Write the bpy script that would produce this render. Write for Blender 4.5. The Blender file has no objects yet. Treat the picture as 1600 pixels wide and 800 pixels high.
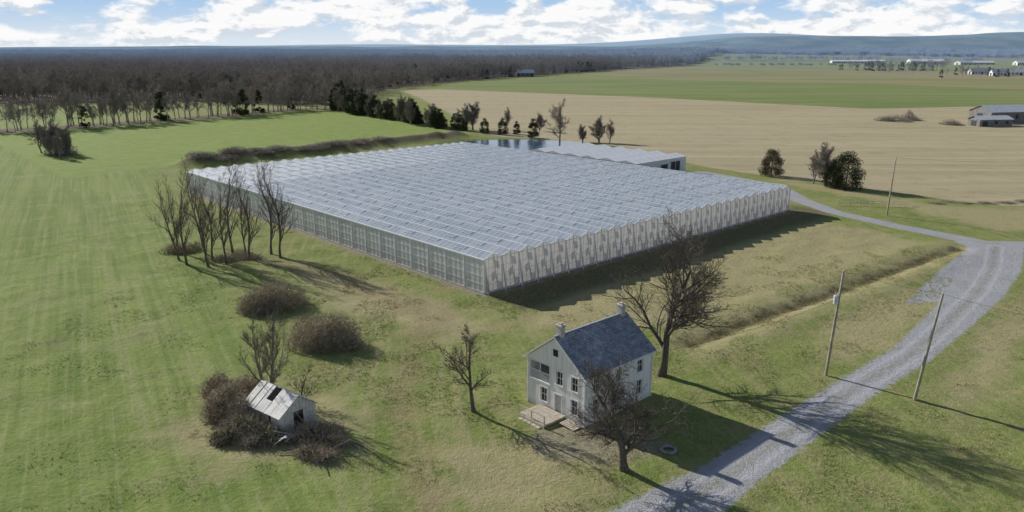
import bpy, math, random
import numpy as np
from mathutils import Vector, Matrix
R=math.radians
S=bpy.context.scene
COL=S.collection
ANG=R(42.8)
E1=(math.cos(ANG),math.sin(ANG)); E2=(-E1[1],E1[0])
GA=(-4.1,108.5); GL=90.3; GW=114.2   # greenhouse corner, length along e1, along e2

# ------------------------------------------------------------ numeric noise
def _h(ix,iy,s):
    v=np.sin(ix*127.1+iy*311.7+s*74.7)*43758.5453
    return v-np.floor(v)
def vn(x,y,s=0):
    x=np.asarray(x,float);y=np.asarray(y,float)
    ix=np.floor(x);iy=np.floor(y);fx=x-ix;fy=y-iy
    fx=fx*fx*(3-2*fx);fy=fy*fy*(3-2*fy)
    a=_h(ix,iy,s);b=_h(ix+1,iy,s);c=_h(ix,iy+1,s);d=_h(ix+1,iy+1,s)
    return (a*(1-fx)+b*fx)*(1-fy)+(c*(1-fx)+d*fx)*fy
def sst(a,b,x):
    t=np.clip((x-a)/(b-a),0,1);return t*t*(3-2*t)
def segdist(x,y,pts):
    best=np.full(np.shape(x),1e9)
    for (x0,y0),(x1,y1) in zip(pts[:-1],pts[1:]):
        dx,dy=x1-x0,y1-y0;L=dx*dx+dy*dy
        t=np.clip(((x-x0)*dx+(y-y0)*dy)/L,0,1)
        best=np.minimum(best,np.hypot(x-x0-t*dx,y-y0-t*dy))
    return best
def segdist_w(x,y,pts):
    best=np.full(np.shape(x),1e9)
    for (x0,y0,w0),(x1,y1,w1) in zip(pts[:-1],pts[1:]):
        dx,dy=x1-x0,y1-y0;L=dx*dx+dy*dy
        t=np.clip(((x-x0)*dx+(y-y0)*dy)/L,0,1)
        best=np.minimum(best,np.hypot(x-x0-t*dx,y-y0-t*dy)-(w0+(w1-w0)*t))
    return best
def polysd(x,y,poly):
    inside=np.zeros(np.shape(x),bool)
    n=len(poly)
    for i in range(n):
        x0,y0=poly[i];x1,y1=poly[(i+1)%n]
        c=((y0>y)!=(y1>y))&(x<(x1-x0)*(y-y0)/((y1-y0) if y1!=y0 else 1e-9)+x0)
        inside^=c
    d=segdist(x,y,list(poly)+[poly[0]])
    return np.where(inside,d,-d)

ROAD=[(2,44,3.5),(8,49,3.2),(13,53.5,3.0),(18.2,58.1,2.3),(27,66.6,2.2),(37,76,2.1),(47.7,85.5,2.2),(58,96.5,2.7),(70,110,3.4),(80,123,4.0),(89,137,4.5)]
ROAD2=[(89,137,3.2),(86,143.5,2.6),(79.3,154,2.1),(72,168,2.1),(69.5,183,2.6),(70,196,2.6),(64,212,3),(56,224,3.5)]
ROAD3=[(86,139,3),(95,138.5,2.5),(130,141,2.3),(220,148,2.3),(400,160,2.3)]
DITCH=[(21.9,88.2),(33,97.5),(44.9,107),(62,120.5),(81.3,135.5)]
BERM=[(-100,243),(-87,255),(-70,272),(-48,292),(-24,322)]
TRACK=[(-45,128,1.5),(-28.8,118.6,2.0),(-19,108.5,2.2),(-10.4,98.8,2.2),(-12,84.2,1.1),(-11.5,73,.8),(-9.8,63,.9),(-7,55,.8),(-5,46,.8)]
TR2=[[(-14,106,.4),(-7,95,.4),(-8,84,.35),(-7.6,73,.35),(-6,63,.35),(-3,54,.35),(0,46,.35)],[(-12,106,.4),(-5,95,.4),(-6,84,.35),(-5.6,73,.35),(-4,63,.35),(-1,54,.35),(2,46,.35)],
     [(-30,112,.4),(-19,100,.35),(-16,88,.35),(-15.4,75,.35),(-13.5,62,.35),(-10,48,.35)],[(-32,111,.4),(-21,99,.35),(-18,88,.35),(-17.4,75,.35),(-15.5,62,.35),(-12,48,.35)],
     [(24,84,.3),(36,94,.3),(48,104,.3),(64,116,.3),(84,132,.3)],[(-34,65,.2),(-52,95,.2),(-80,145,.2),(-109,193,.2)]]
def loc_g(x,y):
    dx=x-GA[0];dy=y-GA[1]
    return dx*E1[0]+dy*E1[1], dx*E2[0]+dy*E2[1]
PC=(2,291)
def hf(x,y):
    x=np.asarray(x,float);y=np.asarray(y,float)
    nr=(1-sst(85,110,np.abs(x)))*(1-sst(180,205,y))
    nr2=(1-sst(150,400,np.abs(x)))*(1-sst(300,600,y))
    h=.5*(vn(x/26,y/26,1)-.5)*nr2+(.26*(vn(x/5,y/5,2)-.5)+.14*(vn(x/1.7,y/1.7,3)-.5))*nr
    s,t=loc_g(x,y)
    q=np.maximum(np.maximum(-s-1,s-GL-1),np.maximum(-t-1,t-GW-1))
    h=h*sst(0,5,q)
    hd=np.hypot(x-8,y-72); h=h*sst(5,10,hd)
    rd=np.minimum(segdist_w(x,y,ROAD),segdist_w(x,y,ROAD2))
    h=np.where(rd<3,h*(.25+.75*sst(0,3,rd)),h)
    d=segdist(x,y,DITCH)
    h=h-(.42+.25*(vn(x/2.5,y/2.5,14)-.5))*np.exp(-(d/1.5)**2)+.15*np.exp(-((d-4)/2.5)**2)
    d=segdist(x,y,BERM)
    h=h+(2.6+1.6*(vn(x/6,y/6,9)-.5))*np.exp(-(d/5.5)**2)*sst(0,4,q)
    pe=np.hypot((x-PC[0])/30,(y-PC[1])/25)
    h=h-1.4*(1-sst(.85,1.15,pe))
    h=h+12*sst(1400,2600,y)+22*(vn(x/700,y/700,5)-.5)*sst(800,2400,y)
    return h
def hz(x,y): return float(hf(x,y))

# ------------------------------------------------------------ node helper
class NT:
    def __init__(s,name):
        s.m=bpy.data.materials.new(name);s.m.use_nodes=True
        s.t=s.m.node_tree;s.t.nodes.clear()
        s.out=s.t.nodes.new('ShaderNodeOutputMaterial')
    def node(s,ty,**k):
        n=s.t.nodes.new(ty)
        for a,b in k.items(): setattr(n,a,b)
        return n
    def put(s,sock,v):
        if isinstance(v,bpy.types.NodeSocket): s.t.links.new(v,sock)
        elif v is not None:
            if isinstance(v,(tuple,list)) and len(v)==3 and sock.type=='RGBA': v=(*v,1)
            sock.default_value=v
    def pos(s): return s.node('ShaderNodeNewGeometry').outputs['Position']
    def obj(s): return s.node('ShaderNodeTexCoord').outputs['Object']
    def mapp(s,vec,rot=(0,0,0),sc=(1,1,1)):
        n=s.node('ShaderNodeMapping');s.put(n.inputs['Vector'],vec)
        n.inputs['Rotation'].default_value=rot;n.inputs['Scale'].default_value=sc
        return n.outputs[0]
    def rs(s,vec,deg,sc): return s.mapp(s.mapp(vec,rot=(0,0,R(deg))),sc=sc)
    def noise(s,vec,scale,detail=3,rough=.55,dist=0):
        n=s.node('ShaderNodeTexNoise');s.put(n.inputs['Vector'],vec)
        n.inputs['Scale'].default_value=scale;n.inputs['Detail'].default_value=detail
        n.inputs['Roughness'].default_value=rough;n.inputs['Distortion'].default_value=dist
        return n.outputs[0]
    def ramp(s,v,a,b,c=0.,d=1.):
        n=s.node('ShaderNodeMapRange',interpolation_type='SMOOTHSTEP');s.put(n.inputs[0],v)
        for i,q in enumerate((a,b,c,d)): n.inputs[i+1].default_value=q
        return n.outputs[0]
    def math(s,op,a,b=None,c=None):
        n=s.node('ShaderNodeMath',operation=op);s.put(n.inputs[0],a)
        if b is not None: s.put(n.inputs[1],b)
        if c is not None: s.put(n.inputs[2],c)
        return n.outputs[0]
    def mix(s,f,a,b,bt='MIX'):
        n=s.node('ShaderNodeMix',data_type='RGBA',blend_type=bt)
        s.put(n.inputs[0],f);s.put(n.inputs[6],a);s.put(n.inputs[7],b)
        return n.outputs[2]
    def attr(s,nm):
        n=s.node('ShaderNodeAttribute',attribute_name=nm);return n.outputs['Fac']
    def bump(s,h,strength,dist):
        n=s.node('ShaderNodeBump');s.put(n.inputs['Height'],h)
        n.inputs['Strength'].default_value=strength;n.inputs['Distance'].default_value=dist
        return n.outputs[0]
    def bsdf(s,col,rough=.8,metal=0,bump=None,spec=.3):
        n=s.node('ShaderNodeBsdfPrincipled');s.put(n.inputs['Base Color'],col)
        s.put(n.inputs['Roughness'],rough);s.put(n.inputs['Metallic'],metal)
        n.inputs['Specular IOR Level'].default_value=spec
        if bump is not None: s.put(n.inputs['Normal'],bump)
        return n.outputs[0]
    def fin(s,sh):
        s.t.links.new(sh,s.out.inputs[0]);return s.m
def simple(name,c1,c2,scale=3,rough=.8,metal=0,bs=0,bd=.02,spec=.3,detail=4,coord='obj'):
    n=NT(name);v=n.obj() if coord=='obj' else n.pos()
    f=n.ramp(n.noise(v,scale,detail),.3,.7)
    b=n.bump(n.noise(v,scale*4,3),bs,bd) if bs else None
    return n.fin(n.bsdf(n.mix(f,c1,c2),rough,metal,b,spec))

# ------------------------------------------------------------ mesh builder
class MB:
    def __init__(s): s.v=[];s.f=[];s.m=[]
    def box(s,c,d,mi=0,rot=None):
        b=len(s.v);hx,hy,hh=d[0]/2,d[1]/2,d[2]/2
        for x,y,z in ((-1,-1,-1),(1,-1,-1),(1,1,-1),(-1,1,-1),(-1,-1,1),(1,-1,1),(1,1,1),(-1,1,1)):
            p=Vector((x*hx,y*hy,z*hh))
            if rot is not None: p=rot@p
            s.v.append((p.x+c[0],p.y+c[1],p.z+c[2]))
        for q in ((0,3,2,1),(4,5,6,7),(0,1,5,4),(1,2,6,5),(2,3,7,6),(3,0,4,7)):
            s.f.append(tuple(b+i for i in q));s.m.append(mi)
    def b2(s,lo,hi,mi=0):
        s.box([(a+b)/2 for a,b in zip(lo,hi)],[b-a for a,b in zip(lo,hi)],mi)
    def poly(s,pts,mi=0):
        b=len(s.v);s.v.extend([tuple(p) for p in pts]);s.f.append(tuple(range(b,b+len(pts))));s.m.append(mi)
    def beam(s,a,b,w,h=None,mi=0):
        a=Vector(a);b=Vector(b);d=b-a;L=d.length
        q=d.to_track_quat('X','Z').to_matrix()
        s.box((a+b)/2,(L,w,h or w),mi,q)
    def tube(s,pts,rad,n=6,mi=0,cap=True):
        b=len(s.v);k=len(pts)
        for i in range(k):
            d=(pts[min(i+1,k-1)]-pts[max(i-1,0)])
            if d.length<1e-6: d=Vector((0,0,1))
            d.normalize()
            u=d.cross(Vector((1,0,0)) if abs(d.x)<.8 else Vector((0,1,0)));u.normalize();w=d.cross(u)
            for j in range(n):
                a=2*math.pi*j/n;o=(u*math.cos(a)+w*math.sin(a))*rad[i]
                p=pts[i]+o;s.v.append((p.x,p.y,p.z))
        for i in range(k-1):
            for j in range(n):
                j2=(j+1)%n
                s.f.append((b+i*n+j,b+i*n+j2,b+(i+1)*n+j2,b+(i+1)*n+j));s.m.append(mi)
        if cap: s.f.append(tuple(b+(k-1)*n+j for j in range(n)));s.m.append(mi)
    def sliver(s,p,d,L,w,mi=0):
        u=d.cross(Vector((random.random()-.5,random.random()-.5,random.random()-.5)))
        if u.length<1e-5:return
        u.normalize();u*=w/2;q=p+d*L
        b=len(s.v);s.v.extend([(p.x-u.x,p.y-u.y,p.z-u.z),(p.x+u.x,p.y+u.y,p.z+u.z),(q.x,q.y,q.z)])
        s.f.append((b,b+1,b+2));s.m.append(mi)
    def mesh(s,name,mats,smooth=False):
        me=bpy.data.meshes.new(name);me.from_pydata(s.v,[],s.f)
        for m in mats: me.materials.append(m)
        me.polygons.foreach_set('material_index',s.m)
        if smooth: me.polygons.foreach_set('use_smooth',[True]*len(s.f))
        me.update();return me
    def obj(s,name,mats,parent=None,loc=None,smooth=False):
        return place(name,s.mesh(name,mats,smooth),loc,parent=parent)
def place(name,me,loc=None,rz=0,sc=1,parent=None):
    o=bpy.data.objects.new(name,me);COL.objects.link(o)
    if loc: o.location=loc
    o.rotation_euler=(0,0,rz)
    o.scale=(sc,sc,sc) if not isinstance(sc,tuple) else sc
    if parent: o.parent=parent
    return o
def empty(name,loc,rz=0):
    o=bpy.data.objects.new(name,None);COL.objects.link(o);o.location=loc;o.rotation_euler=(0,0,rz);o.empty_display_size=1
    return o

# ------------------------------------------------------------ camera, sun, sky
cam=bpy.data.cameras.new('camera');co=bpy.data.objects.new('camera',cam);COL.objects.link(co)
co.location=(0,0,35);co.rotation_euler=(R(90-15.02),0,0);cam.lens=27;cam.sensor_width=36;cam.clip_start=.5;cam.clip_end=30000
S.camera=co
SE=R(26);SAZ=math.atan2(.67,-.74)
sd=Vector((math.cos(SAZ)*math.cos(SE),math.sin(SAZ)*math.cos(SE),math.sin(SE)))
sl=bpy.data.lights.new('sun','SUN');sl.energy=5.0;sl.angle=R(.5);sl.color=(1,.95,.87)
so=bpy.data.objects.new('sun',sl);COL.objects.link(so);so.rotation_euler=sd.to_track_quat('Z','Y').to_euler();so.location=(-300,300,200)
W=bpy.data.worlds.new('World');S.world=W;W.use_nodes=True
wt=W.node_tree;wt.nodes.clear()
class WN(NT):
    def __init__(s): s.t=wt
w=WN()
wo=w.node('ShaderNodeOutputWorld')
sky=w.node('ShaderNodeTexSky',sky_type='NISHITA');sky.sun_disc=False;sky.sun_elevation=SE
sky.sun_rotation=math.pi/2-SAZ;sky.air_density=1.0;sky.dust_density=.3;sky.ozone_density=2.5
bg=w.node('ShaderNodeBackground');w.put(bg.inputs[0],w.mix(1,sky.outputs[0],(.88,.97,1.12),'MULTIPLY'));bg.inputs[1].default_value=.055
tc=w.node('ShaderNodeTexCoord').outputs['Generated']
sx=w.node('ShaderNodeSeparateXYZ');w.put(sx.inputs[0],tc)
lowc=w.mix(w.ramp(sx.outputs[2],0,.06),(.76,.84,.91),(.42,.62,.87))
bg3=w.node('ShaderNodeBackground');w.put(bg3.inputs[0],lowc);bg3.inputs[1].default_value=.95
m0=w.node('ShaderNodeMixShader');w.put(m0.inputs[0],w.ramp(sx.outputs[2],.07,.17,1,0));w.put(m0.inputs[1],bg.outputs[0]);w.put(m0.inputs[2],bg3.outputs[0])
v1=w.mapp(tc,sc=(1,1,2.4))
n1=w.noise(v1,15,9,.6,.2)
n2=w.noise(w.mapp(tc,sc=(1,1,4.5)),5,3,.5)
nn=w.math('ADD',w.math('MULTIPLY',n1,.6),w.math('MULTIPLY',n2,.55))
cm=w.ramp(nn,.485,.575)
cm=w.math('MULTIPLY',cm,w.ramp(sx.outputs[2],.0,.014,.45,1))
cm=w.math('MULTIPLY',cm,w.ramp(sx.outputs[2],.07,.20,1,.10))
v3=w.node('ShaderNodeVectorMath',operation='ADD');w.put(v3.inputs[0],v1);v3.inputs[1].default_value=(-.006,.0,.016)
n3=w.noise(v3.outputs[0],15,9,.6,.2)
lit=w.ramp(w.math('SUBTRACT',n1,n3),-.08,.03)
cc=w.mix(lit,(.68,.74,.81),(1.0,1.0,1.0))
bg2=w.node('ShaderNodeBackground');w.put(bg2.inputs[0],cc);bg2.inputs[1].default_value=.97
ms=w.node('ShaderNodeMixShader');w.put(ms.inputs[0],cm);w.put(ms.inputs[1],m0.outputs[0]);w.put(ms.inputs[2],bg2.outputs[0])
wt.links.new(ms.outputs[0],wo.inputs[0])
S.view_settings.view_transform='Standard';S.view_settings.look='None';S.view_settings.exposure=0

# ------------------------------------------------------------ ground sheet
def grow(start,step,end,g):
    out=[];x=start
    while x<end:
        step*=g;x+=step;out.append(x)
    return out
fx=np.arange(-95,105.1,.6);xs=np.array([-v for v in grow(95,.6,9000,1.03)][::-1]+list(fx)+grow(105,.6,9000,1.03))
fy=np.arange(44,190.1,.6);ys=np.array([44-v for v in grow(0,.6,400,1.08)][::-1]+list(fy)+grow(190,.6,9000,1.018))
X,Y=np.meshgrid(xs,ys);x=X.ravel();y=Y.ravel()
z=hf(x,y)
nx,ny=len(xs),len(ys)
me=bpy.data.meshes.new('ground')
me.vertices.add(nx*ny);me.vertices.foreach_set('co',np.stack([x,y,z],1).ravel())
i=np.arange(nx*ny).reshape(ny,nx)
q=np.stack([i[:-1,:-1],i[:-1,1:],i[1:,1:],i[1:,:-1]],-1).reshape(-1,4)
me.loops.add(q.size);me.loops.foreach_set('vertex_index',q.ravel())
me.polygons.add(len(q));me.polygons.foreach_set('loop_start',np.arange(0,q.size,4));me.polygons.foreach_set('loop_total',np.full(len(q),4))
me.polygons.foreach_set('use_smooth',np.ones(len(q),bool))
me.update();me.validate()
STUB=[(-100,700),(-66,722),(98,604),(220,482),(333,509),(700,600),(700,250),(240,180),(150,168),(112,176),(79,213),(60,236),(44,270),(36,300),(-6,326),(-15.7,345),(-30,420),(-72,600)]
GREEN=[(-66,722),(-70,800),(10,1010),(192,946),(382,855),(466,715),(1100,760),(1100,640),(700,600),(333,509),(220,482),(98,604)]
BROWN=[(192,946),(382,855),(466,715),(1100,760),(1100,1250),(768,1393),(348,1652),(100,1190)]
LFIELD=[(-219,320),(-190,362),(-128,462),(-110,472),(-20,335),(-30,322),(-56,292),(-90,258),(-112,236),(-125,214)]
DRY=[(0,95),(7,93),(22,94),(50,115),(76,138),(74,150),(64,157),(40,137),(8,108)]
DRY2=[(36,84),(44,85.5),(64,105.5),(66,112),(58,112),(44,99)]
DRY3=[(98,150),(140,154),(220,162),(260,182),(150,170),(114,172),(100,176),(84,200),(76,212),(74,204),(84,188)]
DRY4=[(-36,122),(-22,116),(-8,102),(-2,94),(-8,90),(-24,102)]
DRY5=[(45,72),(52,76),(66,92),(82,108),(80,112),(62,96)]
GRAV=[(56,104),(66,106),(84,134),(80,132),(66,116)]
FOREST=[(-1600,520),(-330,520),(-305,533),(-207,545),(-158,512),(-116,515),(-112,715),(-80,860),(-4,1040),(95,1190),(334,1660),(900,3300),(4500,3300),(9000,3300),(9000,9000),(-9000,9000),(-9000,500)]
LINE=[(-330,300,10),(-228,345,9),(-181,396,9),(-134,470,9),(-112,482,7)]
wd=lambda a,k=.02:a+np.maximum(0,np.hypot(x,y)-150)*k
def put(nm,sdv,w0,k=.02):
    a=np.clip(.5+sdv/(2*wd(w0,k)),0,1)
    at=me.attributes.new(nm,'FLOAT','POINT');at.data.foreach_set('value',a.astype(np.float32))
road_sd=np.maximum(np.maximum(-segdist_w(x,y,ROAD),-segdist_w(x,y,ROAD2)),-segdist_w(x,y,ROAD3))
put('road',np.maximum(road_sd,polysd(x,y,GRAV)),1.0,.002)
a=me.attributes.new('rd','FLOAT','POINT');a.data.foreach_set('value',np.minimum(segdist(x,y,[p[:2] for p in ROAD]),20).astype(np.float32))
put('track',.3-segdist_w(x,y,TRACK),1.8)
t2=np.full(x.shape,-1e9)
for tt in TR2: t2=np.maximum(t2,-segdist_w(x,y,tt))
put('ruts',t2,.8,.01)
put('stub',polysd(x,y,STUB),1.5)
put('green',polysd(x,y,GREEN),1.5)
put('brown',polysd(x,y,BROWN),2)
put('lfield',polysd(x,y,LFIELD),2)
dm=np.maximum(4-np.hypot((x-1),(y-58))*.6,4.5-np.hypot(x+24,y-68)*.55)
for pp in (DRY,DRY2,DRY3,DRY4,DRY5): dm=np.maximum(dm,polysd(x,y,pp))
dm=np.maximum(dm,2.2-np.abs(segdist(x,y,DITCH)-1.6))
put('dry',dm,4)
put('litter',np.maximum(np.maximum(polysd(x,y,FOREST),-segdist_w(x,y,LINE)),3.5-segdist(x,y,BERM)*.8),3)
put('ditch',.9-segdist(x,y,DITCH),.9)
s_,t_=loc_g(x,y)
put('bare',np.maximum(1.5-np.maximum(np.maximum(-s_,s_-GL),np.maximum(-t_,t_-GW)),3.0-np.hypot((x-8)/2.,(y-64)/1.3)),1.5)
put('shadow_soil',np.minimum(np.minimum(t_+9,2-t_),np.minimum(s_+0.5,GL+6-s_)),2.5)
lfar=(x<-15-.55*(y-60))
put('lawn',np.where(lfar,1,-1)*np.abs(x+15+.55*(y-60))*.876,6)

g=NT('ground_mat');P=g.pos()
nA=g.noise(P,.035,4,.6);nB=g.noise(P,.22,5,.65);nC=g.noise(P,1.6,5,.7);nD=g.noise(P,7,3,.7);nE=g.noise(P,.09,5,.62)
# mowing / drill lines run roughly parallel to the long side of the left field
st=g.noise(g.rs(P,-119,(.012,.30,1)),1,4,.6)
st2=g.noise(g.rs(P,-119,(.03,1.4,1)),1,3,.6)
mow=g.noise(g.rs(P,-100,(.035,.9,1)),1,4,.6)
grass=g.mix(g.ramp(nA,.35,.65),(.185,.250,.060),(.250,.295,.090))
grass=g.mix(g.ramp(nB,.42,.70,0,.8),grass,(.34,.325,.145))
grass=g.mix(g.ramp(mow,.45,.66,0,.55),grass,(.37,.34,.165))
grass=g.mix(g.ramp(nC,.48,.75,0,.7),grass,(.40,.37,.20))
grass=g.mix(g.ramp(nC,.25,.47,.6,0),grass,(.10,.14,.035))
grass=g.mix(g.ramp(nD,.3,.6,.25,0),grass,(.09,.12,.035))
lawn=g.mix(g.ramp(st,.35,.65),(.180,.255,.058),(.265,.325,.095))
lawn=g.mix(g.ramp(nB,.42,.75,0,.6),lawn,(.30,.325,.13))
lawn=g.mix(g.ramp(nE,.5,.72,0,.65),lawn,(.34,.345,.165))
lawn=g.mix(g.ramp(st2,.50,.68,0,.5),lawn,(.36,.375,.18))
lawn=g.mix(g.ramp(st2,.30,.47,.4,0),lawn,(.13,.19,.045))
lawn=g.mix(g.ramp(nC,.3,.55,.45,0),lawn,(.12,.18,.04))
lawn=g.mix(g.ramp(nC,.55,.8,0,.5),lawn,(.37,.37,.19))
def msk(nm,amp=.6,soft=.12,nz=None):
    v=g.math('ADD',g.attr(nm),g.math('MULTIPLY',g.math('SUBTRACT',nz or nC,.5),amp))
    return g.ramp(v,.5-soft,.5+soft)
col=g.mix(msk('lawn',1.2,.4,nB),grass,lawn)
lf=g.mix(g.ramp(nB,.35,.7),(.225,.305,.075),(.285,.345,.105))
lf=g.mix(g.ramp(nE,.5,.75,0,.5),lf,(.33,.35,.15))
col=g.mix(msk('lfield',.3),col,lf)
dry=g.mix(g.ramp(nC,.3,.7),(.47,.40,.24),(.33,.31,.15))
dry=g.mix(g.ramp(nC,.25,.42,.6,0),dry,(.17,.15,.08))
col=g.mix(g.math('MULTIPLY',msk('dry',1.2,.3,nB),.85),col,dry)
rows=g.noise(g.mapp(P,sc=(.01,.9,1)),1,4,.65)
rows2=g.noise(g.mapp(P,sc=(.004,.09,1)),1,3,.6)
stub=g.mix(g.ramp(rows,.3,.7),(.40,.335,.215),(.56,.485,.325))
stub=g.mix(g.ramp(rows2,.4,.7,0,.7),stub,(.37,.33,.19))
stub=g.mix(g.ramp(nC,.5,.8,0,.5),stub,(.64,.57,.42))
stub=g.mix(g.ramp(nB,.52,.75,0,.55),stub,(.35,.32,.17))
stub=g.mix(g.ramp(nE,.5,.7,0,.4),stub,(.32,.29,.16))
col=g.mix(msk('stub',.4),col,stub)
gr=g.mix(g.ramp(g.noise(g.mapp(P,sc=(.006,.03,1)),1,4,.6),.3,.7),(.175,.235,.075),(.26,.29,.12))
gr=g.mix(g.ramp(nE,.5,.75,0,.4),gr,(.30,.29,.15))
col=g.mix(msk('green',.2),col,gr)
br=g.mix(g.ramp(g.noise(g.mapp(P,sc=(.002,.012,1)),1,3,.6),.4,.6),(.33,.285,.165),(.25,.27,.11))
col=g.mix(msk('brown',.2),col,br)
lit_=g.mix(g.ramp(nC,.3,.7),(.12,.095,.07),(.20,.16,.115))
col=g.mix(msk('litter',.5,.2,nB),col,lit_)
col=g.mix(g.math('MULTIPLY',msk('shadow_soil',.9,.3,nB),.75),col,g.mix(g.ramp(nC,.3,.7),(.10,.085,.055),(.20,.165,.105)))  # dark soil tone along the end wall, also deepens the greenhouse's cast shadow
dirt=g.mix(g.ramp(nC,.3,.7),(.22,.17,.095),(.37,.30,.175))
tm_=g.math('MULTIPLY',msk('track',1.6,.4,nB),g.ramp(nC,.35,.62,.25,.9))
col=g.mix(g.math('MULTIPLY',tm_,.85),col,dirt)
col=g.mix(g.math('MULTIPLY',msk('ruts',.8,.3,nC),.5),col,(.38,.345,.20))
col=g.mix(g.math('MULTIPLY',msk('bare',1.0,.2,nB),.8),col,g.mix(g.ramp(nC,.3,.7),(.22,.19,.14),(.38,.34,.25)))
col=g.mix(g.math('MULTIPLY',msk('ditch',2.2,.3,nB),.85),col,g.mix(g.ramp(nC,.4,.6),(.07,.06,.03),(.19,.16,.085)))
grv=g.mix(g.ramp(nD,.25,.75),(.30,.31,.33),(.50,.51,.53))
grv=g.mix(g.ramp(nB,.4,.75,0,.55),grv,(.30,.29,.26))
rdn=g.attr('rd')
ctr=g.math('MULTIPLY',g.ramp(rdn,.1,.7,.55,0),g.ramp(nC,.35,.6))
grv=g.mix(ctr,grv,(.24,.25,.16))
wl=g.ramp(g.math('ABSOLUTE',g.math('SUBTRACT',rdn,1.15)),0,.5,.5,0)
grv=g.mix(wl,grv,(.54,.55,.57))
col=g.mix(msk('road',.95,.16,nC),col,grv)
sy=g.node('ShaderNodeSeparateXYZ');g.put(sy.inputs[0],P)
col=g.mix(g.ramp(sy.outputs[1],400,4000,0,.75),col,(.27,.36,.46))  # distance haze painted into the ground colour by world Y
hgt=g.math('ADD',g.math('MULTIPLY',nC,.8),g.math('MULTIPLY',nD,.4))
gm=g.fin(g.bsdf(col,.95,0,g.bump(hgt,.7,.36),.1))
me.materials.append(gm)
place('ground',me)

# ------------------------------------------------------------ plant materials
bark=simple('bark',(.075,.063,.052),(.19,.165,.135),6,.9,0,.6,.03)
bark_l=simple('bark_pale',(.17,.15,.125),(.34,.31,.27),6,.9,0,.6,.03)
twig=simple('twigs',(.10,.085,.07),(.19,.16,.13),3,.9)
twig_b=simple('twigs_brown',(.15,.125,.10),(.27,.23,.185),3,.9)
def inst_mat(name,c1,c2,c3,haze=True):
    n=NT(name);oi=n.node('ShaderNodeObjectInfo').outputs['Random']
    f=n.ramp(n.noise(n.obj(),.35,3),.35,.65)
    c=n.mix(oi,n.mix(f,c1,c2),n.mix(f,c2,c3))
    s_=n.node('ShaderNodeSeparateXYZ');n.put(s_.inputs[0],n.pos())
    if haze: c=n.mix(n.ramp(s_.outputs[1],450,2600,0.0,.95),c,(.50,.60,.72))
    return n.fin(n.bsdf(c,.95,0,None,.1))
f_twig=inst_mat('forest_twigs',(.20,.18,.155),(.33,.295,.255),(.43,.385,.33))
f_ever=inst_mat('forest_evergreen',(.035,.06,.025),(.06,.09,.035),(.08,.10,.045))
ever=simple('evergreen_foliage',(.025,.045,.018),(.085,.10,.045),1.3,.9)
ever2=simple('juniper_foliage',(.075,.065,.035),(.15,.14,.07),1.3,.9)
bsh=simple('bramble_stems',(.33,.275,.20),(.55,.475,.36),1.2,.95)
bshd=simple('bramble_leaves',(.20,.17,.10),(.35,.295,.185),1.2,.95)
ivy=simple('ivy_leaves',(.07,.09,.03),(.16,.17,.07),1.5,.9)
scb=simple('scrub_stems',(.23,.20,.16),(.37,.33,.27),1.5,.95)

def rv(k=1): return Vector((random.uniform(-k,k),random.uniform(-k,k),random.uniform(-k,k)))
def tree(seed,H,r0,counts,spread=.9,start=.3,minr=.014,ratio=.55,wob=.16,up=.05,mats=None,name='bare_tree_mesh',leadn=1,lean=(0,0),tw=0,twl=.6,tww=.02,trunk=.62,cs=.18):
    random.seed(seed);mb=MB();mx=len(counts)
    def br(p,d,L,r,lv):
        n=(7,5,4,3,2)[min(lv,4)];pts=[p.copy()];dirs=[d]
        for k in range(n):
            d=(d+rv(wob*(1+.35*lv))+Vector((0,0,up*(1 if lv else 2)))).normalized()
            p=p+d*L/n;pts.append(p.copy());dirs.append(d)
        end=.3 if lv<2 else .5
        rad=[max(minr,r*(1-(1-end)*(k/n)**.9)) for k in range(n+1)]
        if lv==0: rad[0]*=1.35
        mb.tube(pts,rad,(8,6,4,3,3)[min(lv,4)],0 if lv<3 else 1,False)
        if lv<mx:
            c=counts[lv];c=max(1,int(round(c*random.uniform(.8,1.2))))
            s0=start if lv==0 else cs
            for k in range(c):
                t=s0+(1-s0)*((k+random.random())/c)
                if k==c-1: t=1
                j=min(n-1,int(t*n));fr=t*n-j
                q=pts[j].lerp(pts[j+1],min(1,fr));dd=dirs[min(j+1,n)]
                a=rv(1);a=(a-dd*a.dot(dd));
                if a.length<.05: continue
                a.normalize();sp=spread*random.uniform(.6,1.3)*(1 if t<.95 else .4)
                nd=(dd+a*sp);
                if nd.z<-.25: nd.z=-.1
                nd.normalize()
                l2=L*ratio*random.uniform(.7,1.2)*(1.15-.5*t if lv==0 else 1.05-.4*t)
                rr=rad[j]*(.62 if lv==0 else .6)*(random.uniform(.7,1))
                br(q,nd,l2,rr,lv+1)
        else:
            for k in range(tw):
                q=pts[random.randint(1,n)];mb.sliver(q,(d+rv(.8)).normalized(),twl*random.uniform(.5,1.2),tww,1)
    for k in range(leadn):
        a=random.uniform(0,6.28);o=0 if leadn==1 else .2
        d=Vector((lean[0]+math.cos(a)*o*.9,lean[1]+math.sin(a)*o*.9,1)).normalized()
        br(Vector((math.cos(a)*o,math.sin(a)*o,-.3)),d,H*trunk*(random.uniform(.85,1.05) if leadn>1 else 1),r0,0)
    me=mb.mesh(name,mats or [bark,twig],True)
    zz=np.zeros(len(me.vertices)*3);me.vertices.foreach_get('co',zz);zz=zz.reshape(-1,3)
    k=H/zz[:,2].max();zz*=k;me.vertices.foreach_set('co',zz.ravel());me.update()
    return me
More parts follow.
